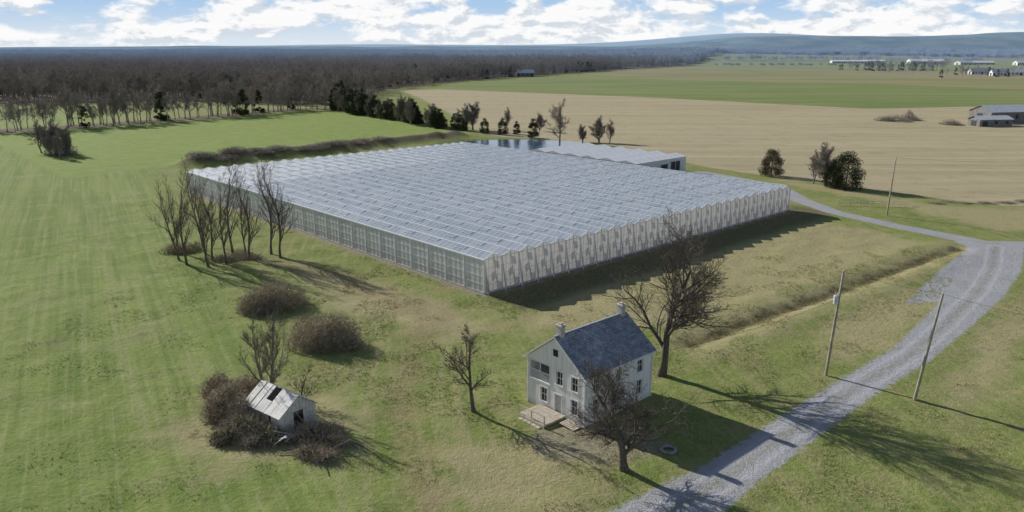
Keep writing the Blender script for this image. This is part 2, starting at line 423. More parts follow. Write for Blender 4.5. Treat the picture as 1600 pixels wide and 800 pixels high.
def evergreen(seed,H,Rr,n,shape=1.0,leaf=.35,mats=None,low=.03,name='evergreen_mesh'):
    random.seed(seed);mb=MB()
    mb.tube([Vector((0,0,-.3)),Vector((0,0,H*.5)),Vector((0,0,H*.9))],[Rr*.05,Rr*.03,.02],6,0)
    tips=[]
    nc=int(n/60)
    for k in range(nc):
        t=low+(1-low)*(random.random()**1.15);a=random.uniform(0,6.28)
        rr=Rr*(math.sin(math.pi*min(1,(1-t)*.70+.015)))**shape*random.uniform(.55,1.12)
        tips.append((a,t*H,rr))
    for a,zc,rr in tips:
        c=Vector((math.cos(a)*rr*.72,math.sin(a)*rr*.72,zc));cr=Rr*.24*random.uniform(.7,1.3)
        for k in range(60):
            v=rv(1)
            if v.length>1: v.normalize()
            p=c+Vector((v.x*cr*1.25,v.y*cr*1.25,v.z*cr*.8))
            d=(Vector((math.cos(a),math.sin(a),random.uniform(-.1,.9)))+rv(.7)).normalized()
            mb.sliver(p,d,leaf*random.uniform(.7,1.5),leaf*random.uniform(.3,.7),1)
    return mb.mesh(name,mats or [bark,ever])
def brush(seed,rx,ry,h,n,leaf=.3,stem=1.2,name='bramble_mesh',mats=None,lumps=6,sw=.045):
    random.seed(seed);mb=MB()
    L=[(random.uniform(-.6,.6)*rx,random.uniform(-.6,.6)*ry,random.uniform(.5,1.0)*h,random.uniform(.3,.55)) for _ in range(lumps)]
    L+=[(0,0,h,.75)]*2
    for k in range(n):
        lx,ly,lh,lr=random.choice(L)
        a=random.uniform(0,6.28);c=random.random();ph=math.acos(c)
        f=random.random()**.3
        dx,dy,dz=math.cos(a)*math.sin(ph),math.sin(a)*math.sin(ph),c
        p=Vector((lx+dx*rx*lr*f,ly+dy*ry*lr*f,dz*lh*f*.92))
        if k%3: mb.sliver(p,(Vector((dx,dy,dz*.6))+rv(1.1)).normalized(),stem*random.uniform(.4,1.1),sw,0)
        else: mb.sliver(p,rv(1).normalized(),leaf*random.uniform(.6,1.5),leaf*.7,1)
    return mb.mesh(name,mats or [bsh,bshd])

# ------------------------------------------------------------ forest (instanced)
def far_tree(seed,H,n_s,wb,mats):
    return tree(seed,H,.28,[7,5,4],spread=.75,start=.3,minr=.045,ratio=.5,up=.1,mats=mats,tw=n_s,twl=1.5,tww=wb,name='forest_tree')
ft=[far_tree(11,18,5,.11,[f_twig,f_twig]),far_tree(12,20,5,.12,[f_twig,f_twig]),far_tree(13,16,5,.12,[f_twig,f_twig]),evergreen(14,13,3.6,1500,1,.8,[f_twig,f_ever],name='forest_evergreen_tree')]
def grove(seed):
    random.seed(seed);mb=MB()
    for k in range(9):
        cx,cy=random.uniform(-14,14),random.uniform(-14,14);H=random.uniform(14,21)
        mb.tube([Vector((cx,cy,-1)),Vector((cx,cy,H*.6))],[.3,.2],3,0)
        for j in range(230):
            a=random.uniform(0,6.28);zc=random.random();rr=4.6*math.sin(math.pi*(.15+.8*zc))*random.random()**.5
            p=Vector((cx+math.cos(a)*rr,cy+math.sin(a)*rr,H*(.3+.65*zc)))
            mb.sliver(p,(Vector((math.cos(a)*.6,math.sin(a)*.6,1))+rv(.5)).normalized(),random.uniform(1.5,3),.38,0)
    return mb.mesh('grove_mesh',[f_twig])
gv=[grove(21),grove(22)]
def instancer(name,pts,child):
    if not pts: return
    V=[];F=[]
    for (px,py,pz,s,a) in pts:
        b=len(V)
        for k in range(4):
            q=a+math.pi/4+k*math.pi/2;V.append((px+math.cos(q)*s*.7071,py+math.sin(q)*s*.7071,pz))
        F.append((b,b+1,b+2,b+3))
    m=bpy.data.meshes.new(name);m.from_pydata(V,[],F)
    o=place(name,m);o.instance_type='FACES';o.use_instance_faces_scale=True;o.instance_faces_scale=1
    o.show_instancer_for_render=False;o.show_instancer_for_viewport=False
    c=place('tree_source',child,parent=o);return o
rng=np.random.default_rng(5)
def scatter(x0,x1,y0,y1,step,keep):
    gx,gy=np.meshgrid(np.arange(x0,x1,step),np.arange(y0,y1,step))
    gx=gx.ravel()+rng.uniform(-.5,.5,gx.size)*step;gy=gy.ravel()+rng.uniform(-.5,.5,gy.size)*step
    m=keep(gx,gy);return gx[m],gy[m]
def infrust(a,b): return (np.abs(a)<.8*b+60)
groups=[[],[],[],[]]
def addg(gx,gy,s0,s1,pe=.05):
    gz=hf(gx,gy)
    for a,b,c in zip(gx,gy,gz):
        r=rng.random();k=3 if r<pe else int(rng.integers(0,3))
        groups[k].append((a,b,float(c),rng.uniform(s0,s1)*(.85+.35*float(vn(a/60,b/60,8))),rng.uniform(0,6.28)))
gx,gy=scatter(-1300,400,480,1500,8.2,lambda a,b:(polysd(a,b,FOREST)+14*(vn(a/25,b/25,11)-.5)>0)&infrust(a,b)&(b<1450));addg(gx,gy,.7,1.2)
gx,gy=scatter(-420,-90,290,500,5.6,lambda a,b:(-segdist_w(a,b,LINE)+6*(vn(a/18,b/18,12)-.5)>0));addg(gx,gy,.6,1.05,.04)
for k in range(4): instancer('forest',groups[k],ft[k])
g1=[[],[]]
gx,gy=scatter(-4500,5200,1440,5600,34,lambda a,b:(polysd(a,b,FOREST)>0)&infrust(a,b)&(rng.random(a.shape)<np.where(b<2600,1,.5)));gz=hf(gx,gy)
for a,b,c in zip(gx,gy,gz): g1[int(rng.integers(0,2))].append((a,b,float(c),rng.uniform(.9,1.3),rng.uniform(0,6.28)))
for xx in np.arange(480,760,9):
    if rng.random()<.7: g1[0].append((xx+rng.uniform(-3,3),1858+rng.uniform(-8,8),hz(xx,1858),.25+.1*rng.random(),0))
for xx in np.arange(620,1350,30):
    yy=2260+rng.uniform(-30,30);g1[1].append((xx,yy,hz(xx,yy),rng.uniform(.6,1.0),rng.uniform(0,6)))
for k in range(2): instancer('distant_forest',g1[k],gv[k])
g2=[]
for k in range(80):
    xx=rng.uniform(620,800);yy=rng.uniform(1400,1540);g2.append((xx,yy,hz(xx,yy),rng.uniform(.7,1.2),rng.uniform(0,6)))
for k in range(60):
    xx=rng.uniform(560,900);yy=rng.uniform(1040,1250);g2.append((xx,yy,hz(xx,yy),rng.uniform(.5,.95),rng.uniform(0,6)))
instancer('farmstead_trees',g2[::3],ft[3]);instancer('farmstead_trees',g2[1::3],ft[0]);instancer('farmstead_trees',g2[2::3],ft[1])
for k in range(10):
    xx=rng.uniform(-70,90);yy=rng.uniform(1040,1075)
    place('bare_tree',ft[k%3],(xx,yy,hz(xx,yy)),rng.uniform(0,6),rng.uniform(.6,.9))

# hills on the horizon
def hills(name,yd,x0,x1,hfun,colA,colB):
    n=260;mb=MB();xs_=np.linspace(x0,x1,n);rowsn=8
    for j in range(rowsn):
        t=j/(rowsn-1)
        for a in xs_:
            hh=hfun(a)*math.sin(t*math.pi/2)**1.2
            mb.v.append((a,yd+t*1500,-20+hh+20*t))
    for j in range(rowsn-1):
        for i in range(n-1):
            b=j*n+i;mb.f.append((b,b+1,b+n+1,b+n));mb.m.append(0)
    m=simple(name+'_mat',colA,colB,.004,1,0,0,coord='pos',spec=0,detail=8)  # aerial haze is put into the blue-grey hill colours
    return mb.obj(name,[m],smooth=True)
f1=lambda a: 95+60*float(vn(a/1500,.3,7))+35*float(vn(a/420,.7,8))+12*float(vn(a/120,.7,3))
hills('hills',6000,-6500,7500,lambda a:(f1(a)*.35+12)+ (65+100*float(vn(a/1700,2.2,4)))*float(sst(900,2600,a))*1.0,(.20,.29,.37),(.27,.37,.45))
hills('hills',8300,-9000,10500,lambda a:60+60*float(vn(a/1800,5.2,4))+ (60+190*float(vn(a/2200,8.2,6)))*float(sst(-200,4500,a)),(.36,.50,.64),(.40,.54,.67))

# ------------------------------------------------------------ pond
mb=MB();n=48
mb.poly([(PC[0]+32*math.cos(2*math.pi*k/n)*(1+.07*math.sin(3*k*2*math.pi/n)),PC[1]+26*math.sin(2*math.pi*k/n),-.45) for k in range(n)])
wm=NT('water');wm.fin(wm.bsdf((.06,.11,.16),.06,0,wm.bump(wm.noise(wm.pos(),2.5,3),.35,.06),.6))
mb.obj('pond_water',[wm.m])

# ------------------------------------------------------------ greenhouse
G=empty('glass_greenhouse',(GA[0],GA[1],0),ANG)
gw=NT('greenhouse_glass');o=gw.obj()
sp=gw.node('ShaderNodeSeparateXYZ');gw.put(sp.inputs[0],o)
cell=gw.node('ShaderNodeCombineXYZ')
gw.put(cell.inputs[0],gw.math('FLOOR',gw.math('DIVIDE',sp.outputs[0],1.7365)))
gw.put(cell.inputs[1],gw.math('FLOOR',gw.math('DIVIDE',sp.outputs[1],1.142)))
wn=gw.node('ShaderNodeTexWhiteNoise',noise_dimensions='2D');gw.put(wn.inputs['Vector'],cell.outputs[0])
big=gw.noise(o,.05,3);fine=gw.noise(o,.5,3)
c=gw.mix(wn.outputs[0],(.38,.45,.54),(.53,.59,.66))
c=gw.mix(gw.ramp(big,.4,.7,0,.4),c,(.36,.44,.53))
c=gw.mix(gw.ramp(fine,.45,.75,0,.4),c,(.62,.66,.71))
b1=gw.bsdf(c,.25,0,None,.6)
tr=gw.node('ShaderNodeBsdfTransparent');tr.inputs[0].default_value=(.93,.96,.97,1)
mx=gw.node('ShaderNodeMixShader');mx.inputs[0].default_value=.74;gw.put(mx.inputs[1],tr.outputs[0]);gw.put(mx.inputs[2],b1)
glass=gw.fin(mx.outputs[0])
metal=simple('white_metal',(.78,.80,.81),(.86,.88,.89),2,.45,0,0,spec=.5)
steel=simple('galvanised_steel',(.48,.50,.52),(.62,.64,.66),3,.4,.4)
def wallmat(name,c1,c2,c3,trans):
    n=NT(name);o=n.obj();st=n.noise(n.mapp(o,sc=(.7,.7,.5)),1,3,.5);bg_=n.noise(o,.12,3)
    sp=n.node('ShaderNodeSeparateXYZ');n.put(sp.inputs[0],o)
    c=n.mix(n.ramp(st,.3,.7),c1,c2);c=n.mix(n.ramp(bg_,.45,.65,0,.5),c,c3)
    c=n.mix(n.ramp(sp.outputs[2],1.2,2.8,.4,0),c,(.45,.43,.39))
    p_=n.bsdf(c,.4,0,None,.4);t=n.node('ShaderNodeBsdfTranslucent');n.put(t.inputs[0],c)
    m=n.node('ShaderNodeMixShader');m.inputs[0].default_value=trans;n.put(m.inputs[1],p_);n.put(m.inputs[2],t.outputs[0])
    return n.fin(m.outputs[0])
wallL=wallmat('side_wall_panel',(.76,.77,.76),(.81,.82,.81),(.72,.73,.72),.2)
wallF=wallmat('end_wall_film',(.92,.86,.80),(.95,.90,.85),(.88,.82,.77),.55)
NB=26;bw=GL/NB;zg=5.3;zr=5.95
roof=MB();raf=MB();cap=MB();vent=MB();random.seed(3)
ex=math.hypot(bw/2,zr-zg);ca=(bw/2)/ex;sa=(zr-zg)/ex
for b in range(NB):
    x0=b*bw;xm=x0+bw/2;x1=x0+bw
    roof.poly([(x0,0,zg),(xm,0,zr),(xm,GW,zr),(x0,GW,zg)]);roof.poly([(xm,0,zr),(x1,0,zg),(x1,GW,zg),(xm,GW,zr)])
    cap.b2((xm-.09,-.05,zr+.005),(xm+.09,GW+.05,zr+.08));cap.b2((x0-.15,-.1,zg-.12),(x0+.15,GW+.1,zg+.05))
    yy=0
    while yy<=GW:
        for (xa,xb) in ((x0+.14,xm-.08),(x1-.14,xm+.08)):
            za=zg+(zr-zg)*(abs(xa-(x0 if xa<xm else x1))/(bw/2));zb=zr
            w_=.035
            raf.poly([(xa,yy-w_,za+.025),(xb,yy-w_,zb+.01),(xb,yy+w_,zb+.01),(xa,yy+w_,za+.025)])
        yy+=1.142
    j=0;yy=2.284
    while yy+2.3<GW:
        sgn=-1 if j%2 else 1
        op=.06;L=.9
        xe=xm+sgn*L*ca;ze=zr-L*sa+op
        vent.poly([(xm+sgn*.1,yy+.03,zr+.05),(xe,yy+.03,ze),(xe,yy+2.25,ze),(xm+sgn*.1,yy+2.25,zr+.05)],0)
        vent.b2((xe-.04,yy+.03,ze+.004),(xe+.04,yy+2.25,ze+.05),1)
        for q in (.03,2.22): vent.beam((xm+sgn*.12,yy+q,zr+.075),(xe-sgn*.04,yy+q,ze+.03),.06,.03,1)
        j+=1;yy+=3.426
cap.b2((GL-.15,-.1,zg-.12),(GL+.15,GW+.1,zg+.05))
roof.obj('roof_glass',[glass],G);raf.obj('glazing_bars',[metal],G);cap.obj('gutters_and_ridges',[metal],G);vent.obj('roof_vents',[glass,metal],G)
wl_=MB()
wl_.poly([(0,0,0.3),(0,GW,.3),(0,GW,zg-.12),(0,0,zg-.12)],0)
wl_.poly([(GL,0,0.3),(GL,GW,.3),(GL,GW,zg-.12),(GL,0,zg-.12)],0)
for yy in (0,GW):
    wl_.poly([(0,yy,.3),(GL,yy,.3),(GL,yy,zg),(0,yy,zg)],1)
    for b in range(NB): wl_.poly([(b*bw,yy,zg),(b*bw+bw/2,yy,zr),(b*bw+bw,yy,zg)],1)
wl_.obj('wall_panels',[wallL,wallF],G)
fr=MB()
yy=0
while yy<GW:
    fr.b2((-.04,yy-.022,.3),(-.006,yy+.022,zg-.12),1);yy+=1.142
for yy in np.arange(0,GW,4.568): fr.b2((-.12,yy-.06,.0),(-.052,yy+.06,zg-.1),0)
for zz in (1.5,2.75,4.0): fr.b2((-.075,0,zz-.03),(-.052,GW,zz+.03),0)
for sgn,y0 in ((-1,0),(1,GW)):
    for b in range(NB+1):
        xx=b*bw;ya=y0+sgn*.01;yb=y0+sgn*.14
        fr.b2((xx-.07,min(ya,yb),0),(xx+.07,max(ya,yb),zg-.1),0)
        if sgn<0:
            fr.beam((xx,-.2,.85),(xx+.0,-1.0,.05),.07,.07,0)
            fr.b2((xx-.045,-.24,.2),(xx+.045,-.15,zg-.15),0)
        if b<NB:
            for q in (.25,.5,.75): 
                top=zg+(zr-zg)*(1-abs(q-.5)*2)-.06
                fr.b2((xx+bw*q-.018,min(y0+sgn*.008,y0+sgn*.05),.3),(xx+bw*q+.018,max(y0+sgn*.008,y0+sgn*.05),top),1)
            a_=Vector((xx,y0+sgn*.07,zg+.03));m_=Vector((xx+bw/2,y0+sgn*.07,zr+.03));c_=Vector((xx+bw,y0+sgn*.07,zg+.03))
            fr.beam(a_,m_,.12,.09,0);fr.beam(m_,c_,.12,.09,0)
    for zz,th in ((1.35,.03),(2.6,.05),(3.9,.03),(zg,.06)):
        fr.b2((0,min(y0+sgn*.055,y0+sgn*.1),zz-th),(GL,max(y0+sgn*.055,y0+sgn*.1),zz+th),0)
fr.obj('wall_framing',[metal,steel],G)
kb=MB();conc=simple('concrete',(.42,.42,.40),(.56,.55,.52),2,.9,0,.3)
kb.b2((-.12,-.12,-.6),(GL+.12,.12,.3));kb.b2((-.12,GW-.12,-.6),(GL+.12,GW+.12,.3));kb.b2((-.12,.125,-.6),(.12,GW-.125,.3));kb.b2((GL-.12,.125,-.6),(GL+.12,GW-.125,.3))
kb.obj('base_kerb',[conc],G)
fl=MB();fl.poly([(.2,.2,.06),(GL-.2,.2,.06),(GL-.2,GW-.2,.06),(.2,GW-.2,.06)])
for b in range(NB): fl.b2((b*bw+.9,2,.062),(b*bw+bw-.9,GW-2,.9),1)
fl.obj('growing_beds',[simple('floor_fabric',(.6,.61,.61),(.72,.73,.72),.5),simple('bench_tops',(.45,.46,.46),(.60,.61,.61),.6)],G)

# ------------------------------------------------------------ service greenhouse behind
SB=empty('packing_greenhouse',(34,211,0),ANG)
wr=simple('white_roof_sheet',(.80,.82,.84),(.88,.89,.90),.6,.4,0,0,spec=.5)
wallW=simple('white_sheet_wall',(.66,.68,.69),(.80,.81,.81),.8,.5)
dark=simple('dark_opening',(.03,.035,.04),(.06,.065,.07),2,.6)
mb=MB();nbb=6;bl=24.;bb=7.;zq=5.35
for k in range(nbb):
    y0=k*bb;y1=y0+bb;ym=y0+bb/2
    mb.poly([(0,y0,4.6),(bl,y0,4.6),(bl,ym,zq),(0,ym,zq)],0);mb.poly([(0,ym,zq),(bl,ym,zq),(bl,y1,4.6),(0,y1,4.6)],0)
    for xx in (0,bl): mb.poly([(xx,y0,4.6),(xx,ym,zq),(xx,y1,4.6)],1)
    mb.b2((.0,y0-.12,4.5),(bl,y0+.12,4.64),0)
    for q in range(1,8): mb.beam((q*3,y0+.15,4.68),(q*3,ym,zq+.04),.08,.05,1)
T_=nbb*bb
mb.b2((0,0,-.4),(bl,.1,4.48),1);mb.b2((0,T_-.1,-.4),(bl,T_,4.48),1);mb.b2((0,.1,-.4),(.1,T_-.1,4.48),1);mb.b2((bl-.1,.1,-.4),(bl,T_-.1,4.48),1)
mb.b2((bl-7.5,-.06,.0),(bl-3,-.003,3.6),2);mb.b2((bl-12.2,-.06,1.2),(bl-9,-.003,3.2),2);mb.b2((2,-.06,1.2),(8,-.003,3.2),2)
for q in (-7.6,-3,-5.3,-2.4): mb.b2((bl+q-.05,-.1,0),(bl+q+.05,-.062,4.2),0)
mb.obj('building_shell',[wr,wallW,dark],SB)

# ------------------------------------------------------------ farmhouse
HN=(6.9,66.9);Hh=empty('white_farmhouse',(HN[0],HN[1],0),ANG)
wn_=NT('white_clapboard');o=wn_.obj();sp=wn_.node('ShaderNodeSeparateXYZ');wn_.put(sp.inputs[0],o)
fz=wn_.math('FRACT',wn_.math('MULTIPLY',sp.outputs[2],6.5))
stn=wn_.ramp(wn_.noise(wn_.mapp(o,sc=(2.5,2.5,.35)),1,5,.7),.45,.72)
c=wn_.mix(stn,(.88,.88,.87),(.66,.64,.60));c=wn_.mix(wn_.ramp(sp.outputs[2],-.1,1.0,.55,0),c,(.50,.47,.41));c=wn_.mix(wn_.ramp(fz,.0,.12,.35,0),c,(.4,.4,.4))
clap=wn_.fin(wn_.bsdf(c,.7,0,wn_.bump(fz,.4,.02)))
sn=NT('slate_roof');o=sn.obj();bk=sn.node('ShaderNodeTexBrick')
sn.put(bk.inputs['Vector'],sn.mapp(o,rot=(R(-36),0,0),sc=(1,1,1)))
bk.inputs['Scale'].default_value=1.;bk.inputs['Brick Width'].default_value=.42;bk.inputs['Row Height'].default_value=.27;bk.inputs['Mortar Size'].default_value=.018
bk.inputs['Color1'].default_value=(.20,.23,.28,1);bk.inputs['Color2'].default_value=(.38,.42,.49,1);bk.inputs['Mortar'].default_value=(.07,.075,.09,1)
c=sn.mix(sn.ramp(sn.noise(o,1.1,5,.7),.48,.68,0,.7),bk.outputs[0],(.50,.53,.58))
c=sn.mix(sn.ramp(sn.noise(o,.5,4,.6),.5,.7,0,.5),c,(.16,.18,.21))
slate=sn.fin(sn.bsdf(c,.5,0,sn.bump(bk.outputs[1],-.6,.03),.5))
trim=simple('white_trim',(.76,.76,.75),(.82,.82,.81),4,.6)
pane=NT('window_pane');pane.fin(pane.bsdf((.03,.04,.05),.08,0,None,.6))
wood=simple('weathered_wood',(.42,.36,.27),(.62,.56,.46),2.5,.85,0,.4)
brick=simple('chimney_brick',(.46,.42,.38),(.62,.57,.52),5,.9,0,.4)
HL=10.25;HWd=7.7;HE=5.2;HR=8.1
def wallholes(mb,org,ax,length,height,holes,nrm,mi=0,depth=.14):
    xs_=sorted({0,length,*[h[0] for h in holes],*[h[1] for h in holes]});zs_=sorted({-.4,height,*[h[2] for h in holes],*[h[3] for h in holes]})
    pt=lambda a,zv,dd=0:(org[0]+ax[0]*a-nrm[0]*dd,org[1]+ax[1]*a-nrm[1]*dd,zv)
    for a,b in zip(xs_[:-1],xs_[1:]):
        for c_,d_ in zip(zs_[:-1],zs_[1:]):
            cx,cz=(a+b)/2,(c_+d_)/2
            if any(h[0]<cx<h[1] and h[2]<cz<h[3] for h in holes): continue
            mb.poly([pt(a,c_),pt(b,c_),pt(b,d_),pt(a,d_)],mi)
    for h in holes:
        a,b,c_,d_=h[:4];D=h[4] if len(h)>4 else depth;kind=h[5] if len(h)>5 else 'win'
        mb.poly([pt(a,c_),pt(a,c_,D),pt(a,d_,D),pt(a,d_)],1);mb.poly([pt(b,c_),pt(b,c_,D),pt(b,d_,D),pt(b,d_)],1)
        mb.poly([pt(a,d_),pt(a,d_,D),pt(b,d_,D),pt(b,d_)],1);mb.poly([pt(a,c_),pt(a,c_,D),pt(b,c_,D),pt(b,c_)],1)
        mb.poly([pt(a,c_,D),pt(b,c_,D),pt(b,d_,D),pt(a,d_,D)],{'win':2,'door':3,'porch':4}[kind])
        def bar(a0,a1,z0,z1,d0,d1,mi=1):
            p0=pt(a0,z0,d0);p1=pt(a1,z1,d1)
            mb.b2([min(i,j) for i,j in zip(p0,p1)],[max(i,j) for i,j in zip(p0,p1)],mi)
        t=.1
        bar(a-t,b+t,d_+.003,d_+t+.03,-.045,-.004);bar(a-t-.04,b+t+.04,c_-t,c_-.003,-.08,-.004)
        bar(a-t,a-.003,c_,d_,-.04,-.004);bar(b+.003,b+t,c_,d_,-.04,-.004)
        if kind=='win':
            bar(a,b,(c_+d_)/2-.03,(c_+d_)/2+.03,D-.05,D-.005);bar((a+b)/2-.018,(a+b)/2+.018,c_,d_,D-.035,D-.006)
            bar(a,a+.05,c_,d_,D-.06,D-.004);bar(b-.05,b,c_,d_,D-.06,D-.004)
mb=MB()
wallholes(mb,(0,0),(0,1),HWd,HE,[(.9,1.75,.9,2.35),(.9,1.75,3.3,4.7),(2.9,3.75,3.3,4.7),(3.0,3.9,.1,2.2,.1,'door'),(5.0,5.9,.9,2.35),(4.7,7.4,2.95,4.85,1.3,'porch')],(-1,0))
mb.poly([(0,0,HE),(0,HWd,HE),(0,HWd/2,HR)],0);mb.poly([(HL,0,HE),(HL,HWd,HE),(HL,HWd/2,HR)],0)
mb.b2((-.05,3.45,6.1),(-.004,4.25,6.95),1);mb.b2((-.07,3.53,6.18),(-.052,4.17,6.87),2)
wallholes(mb,(0,0),(1,0),HL,HE,[(1.2,2.1,.9,2.4),(1.2,2.1,3.35,4.7),(4.6,5.4,3.35,4.7),(7.9,8.8,3.35,4.7),(7.9,8.8,.9,2.4),(4.1,5.9,.05,2.5,.9,'porch')],(0,-1))
wallholes(mb,(HL,0),(0,1),HWd,HE,[(1.5,2.4,.9,2.35),(5,5.9,.9,2.35),(1.5,2.4,3.35,4.7),(5,5.9,3.35,4.7)],(1,0))
wallholes(mb,(0,HWd),(1,0),HL,HE,[(1.5,2.4,.9,2.35),(7,7.9,.9,2.35),(1.5,2.4,3.35,4.7),(7,7.9,3.35,4.7)],(0,1))
for cx in (0,HL):
    for cy in (0,HWd): mb.box((cx+(.04 if cx else -.04)*.6,cy+(.04 if cy else -.04)*.6,HE/2-.2),(.14,.14,HE+.38),1)
door=simple('door_paint',(.45,.42,.38),(.6,.58,.54),3,.6)
pd=simple('porch_shade',(.16,.16,.16),(.25,.25,.24),3,.8)
mb.obj('walls_and_windows',[clap,trim,pane.m,door,pd],Hh)
rl=MB()
for yy in np.arange(4.75,7.4,.14): rl.b2((.05,yy,2.95),(.09,yy+.035,3.85))
rl.b2((.03,4.7,3.852),(.11,7.4,3.92));rl.b2((.03,6.0,3.925),(.12,6.1,4.85))
rl.obj('balcony_railing',[trim],Hh)
rf=MB();ov=.35;sl_=(HR-HE)/(HWd/2);th=.14
for sg in (0,1):
    ye=-ov if sg==0 else HWd+ov;ze=HE-ov*sl_;ym=HWd/2
    A=[(-ov,ye,ze+.06),(HL+ov,ye,ze+.06),(HL+ov,ym,HR+.06),(-ov,ym,HR+.06)];B=[(p[0],p[1],p[2]+th) for p in A]
    rf.poly(B,0);rf.poly(A,1)
    for k in range(4):
        k2=(k+1)%4
        if k==2: continue
        rf.poly([A[k],A[k2],B[k2],B[k]],1)
    rf.b2((-ov,ye-(.1 if sg==0 else .0),ze-.02),(HL+ov,ye+(.0 if sg==0 else .1),ze+.12),1)
rf.beam((-ov,HWd/2,HR+.22),(HL+ov,HWd/2,HR+.22),.22,.06,2)
rf.obj('roof',[slate,trim,steel],Hh)
ch=MB()
for cx in (.55,9.75):
    ch.b2((cx-.3,HWd/2-.35,7.0),(cx+.3,HWd/2+.35,9.15));ch.b2((cx-.36,HWd/2-.41,9.15),(cx+.36,HWd/2+.41,9.32));ch.b2((cx-.15,HWd/2-.2,9.32),(cx+.15,HWd/2+.2,9.5))
ch.obj('chimneys',[brick],Hh)
dk=MB()
for k in range(16): dk.b2((-3.1+k*.19,2.3,.38),(-3.1+k*.19+.165,5.9,.43))
dk.b2((-3.1,2.3,.22),(-.05,2.36,.376));dk.b2((-3.1,5.84,.22),(-.05,5.9,.376));dk.b2((-3.16,2.3,.0),(-3.104,5.9,.38))
for k in range(5): dk.b2((-3.6-.0,2.6+k*.6,.0),(-3.2,3.1+k*.6,.2))
for k in range(7): dk.b2((-1.4,.1+k*.27,.1+.02*k),(-.1,.1+k*.27+.22,.14+.02*k))
for yy in (2.35,4.1,5.85): dk.b2((-3.08,yy-.04,.433),(-3.0,yy+.04,1.3))
dk.b2((-3.09,2.31,1.303),(-2.99,5.89,1.36))
dk.obj('wooden_deck',[wood],Hh)

# ------------------------------------------------------------ old white shed + brambles
SH=empty('white_shed',(-22.4,68.2,hz(-22.4,68.2)),R(-38))
mb=MB();random.seed(8);sL=2.7;sW=2.0;sE=2.1;sR=3.5
for k in range(12):
    x0=-sL-.25+k*.4875;d_=random.uniform(-.03,.03)
    for sg in (-1,1):
        if (sg==-1 and k in (5,6)): 
            mb.poly([(x0,-sW-.3,sE-.2),(x0+.47,-sW-.3,sE-.2),(x0+.47,-sW*.62,sE+.55),(x0,-sW*.62,sE+.55)],0);continue
        mb.poly([(x0,sg*(sW+.3),sE-.2+d_),(x0+.47,sg*(sW+.3),sE-.2+d_),(x0+.47,0,sR+d_),(x0,0,sR+d_)],0)
for xx in (-sL,sL-.05):
    for k in range(11):
        y0=-sW+k*.364;zt=sE+(1-min(1,abs(y0+.18)/sW))*(sR-sE)-.08
        zl=1.9 if (xx>0 and k in (4,5,6)) else -.3
        mb.b2((xx,y0,zl),(xx+.05,y0+.34,zt),1)
for yy in (-sW,sW-.05):
    for k in range(14):
        if yy<0 and k==9: continue
        mb.b2((-sL+.06+k*.378,yy,-.3),(-sL+.06+k*.378+.35,yy+.05,sE-.08),1)
for k in range(6): mb.beam((-sL+.2+k,-sW,sE-.1),(-sL+.2+k,0,sR-.1),.08,.1,2)
mb.b2((-sL+.06,-sW+.06,-.2),(sL-.06,sW-.06,.05),2)
for k in range(9):
    a=Vector((random.uniform(1,4.5),random.uniform(-4,1),.2));mb.beam(a,a+Vector((random.uniform(-2,2),random.uniform(-2,2),random.uniform(0,.8))),.2,.05,1)
mb.obj('shed_boards',[simple('pale_roofing',(.55,.53,.49),(.80,.79,.75),1.2,.6,0,.3),simple('white_boards',(.50,.49,.46),(.72,.70,.67),3,.9,0,.4),simple('inside_timber',(.08,.07,.06),(.14,.12,.1),3,.9)],SH)
mp=MB()
for k in range(26):
    a=Vector((random.uniform(-2.5,2.5),random.uniform(-2,2),random.uniform(.0,.4)));d=Vector((random.uniform(-1,1),random.uniform(-1,1),random.uniform(-.1,.3))).normalized()
    mp.beam(a,a+d*random.uniform(1,2.8),random.uniform(.08,.2),.04)
mp.obj('lumber_pile',[simple('old_lumber',(.14,.115,.09),(.32,.27,.21),2,.9)],None,(-17.6,63.4,hz(-17.6,63.4)))
def bramble(seed,X_,Y_,rx,ry,h,n,**k):
    return place('bramble_bush',brush(seed,rx,ry,h,n,**k),(X_,Y_,hz(X_,Y_)-.1))
bramble(31,-32.6,103,5.2,4.4,3.9,14000,leaf=.22)
bramble(32,-22.6,88.6,4.5,4.0,4.2,14000,leaf=.22)
bramble(33,-27.8,70.3,4.0,5.0,3.2,10000)
bramble(34,-25.4,65.4,2.8,2.2,2.2,5000,mats=[bsh,ivy])
bramble(39,-22.6,64.4,2.4,1.8,1.6,3500,mats=[bsh,ivy])
bramble(35,-18.0,64.6,3.2,2.2,1.5,4500)
bramble(40,-17.6,61.6,2.2,1.6,1.0,2500)
bramble(41,-26.3,68.0,1.8,1.8,3.0,3500)
bramble(36,-30.5,74,2.4,2.0,2.4,3000)
bramble(37,-59,133,4,2.5,2.0,2500)
bramble(38,-47,128,6,4,1.0,3500)

# ------------------------------------------------------------ trees
def T(me_,X_,Y_,rz=0,sc=1,nm='bare_tree'): return place(nm,me_,(X_,Y_,hz(X_,Y_)-.05),rz,sc)
T(tree(41,9.8,.20,[9,7,6,4],spread=.95,start=.25,ratio=.5,up=.04,tw=1,twl=.35,tww=.012,minr=.012,cs=.1,lean=(-.06,0)),-3.8,70)
T(tree(42,11.2,.36,[13,9,7,5],spread=1.2,start=.22,ratio=.6,up=.01,tw=1,twl=.35,tww=.014,minr=.013,cs=.1),9.7,59.1)
T(tree(143,19,.50,[14,10,7,5],spread=.98,start=.26,ratio=.57,up=.05,tw=1,twl=.5,tww=.015,minr=.013,lean=(.0,0),trunk=.7,cs=.1),16.6,79.1)
T(tree(44,10.5,.16,[10,7,5,4],spread=.6,start=.15,ratio=.48,up=.10,leadn=2,mats=[bark_l,twig_b],tw=1,twl=.5,tww=.013,minr=.011,cs=.1),-25.2,73.0)
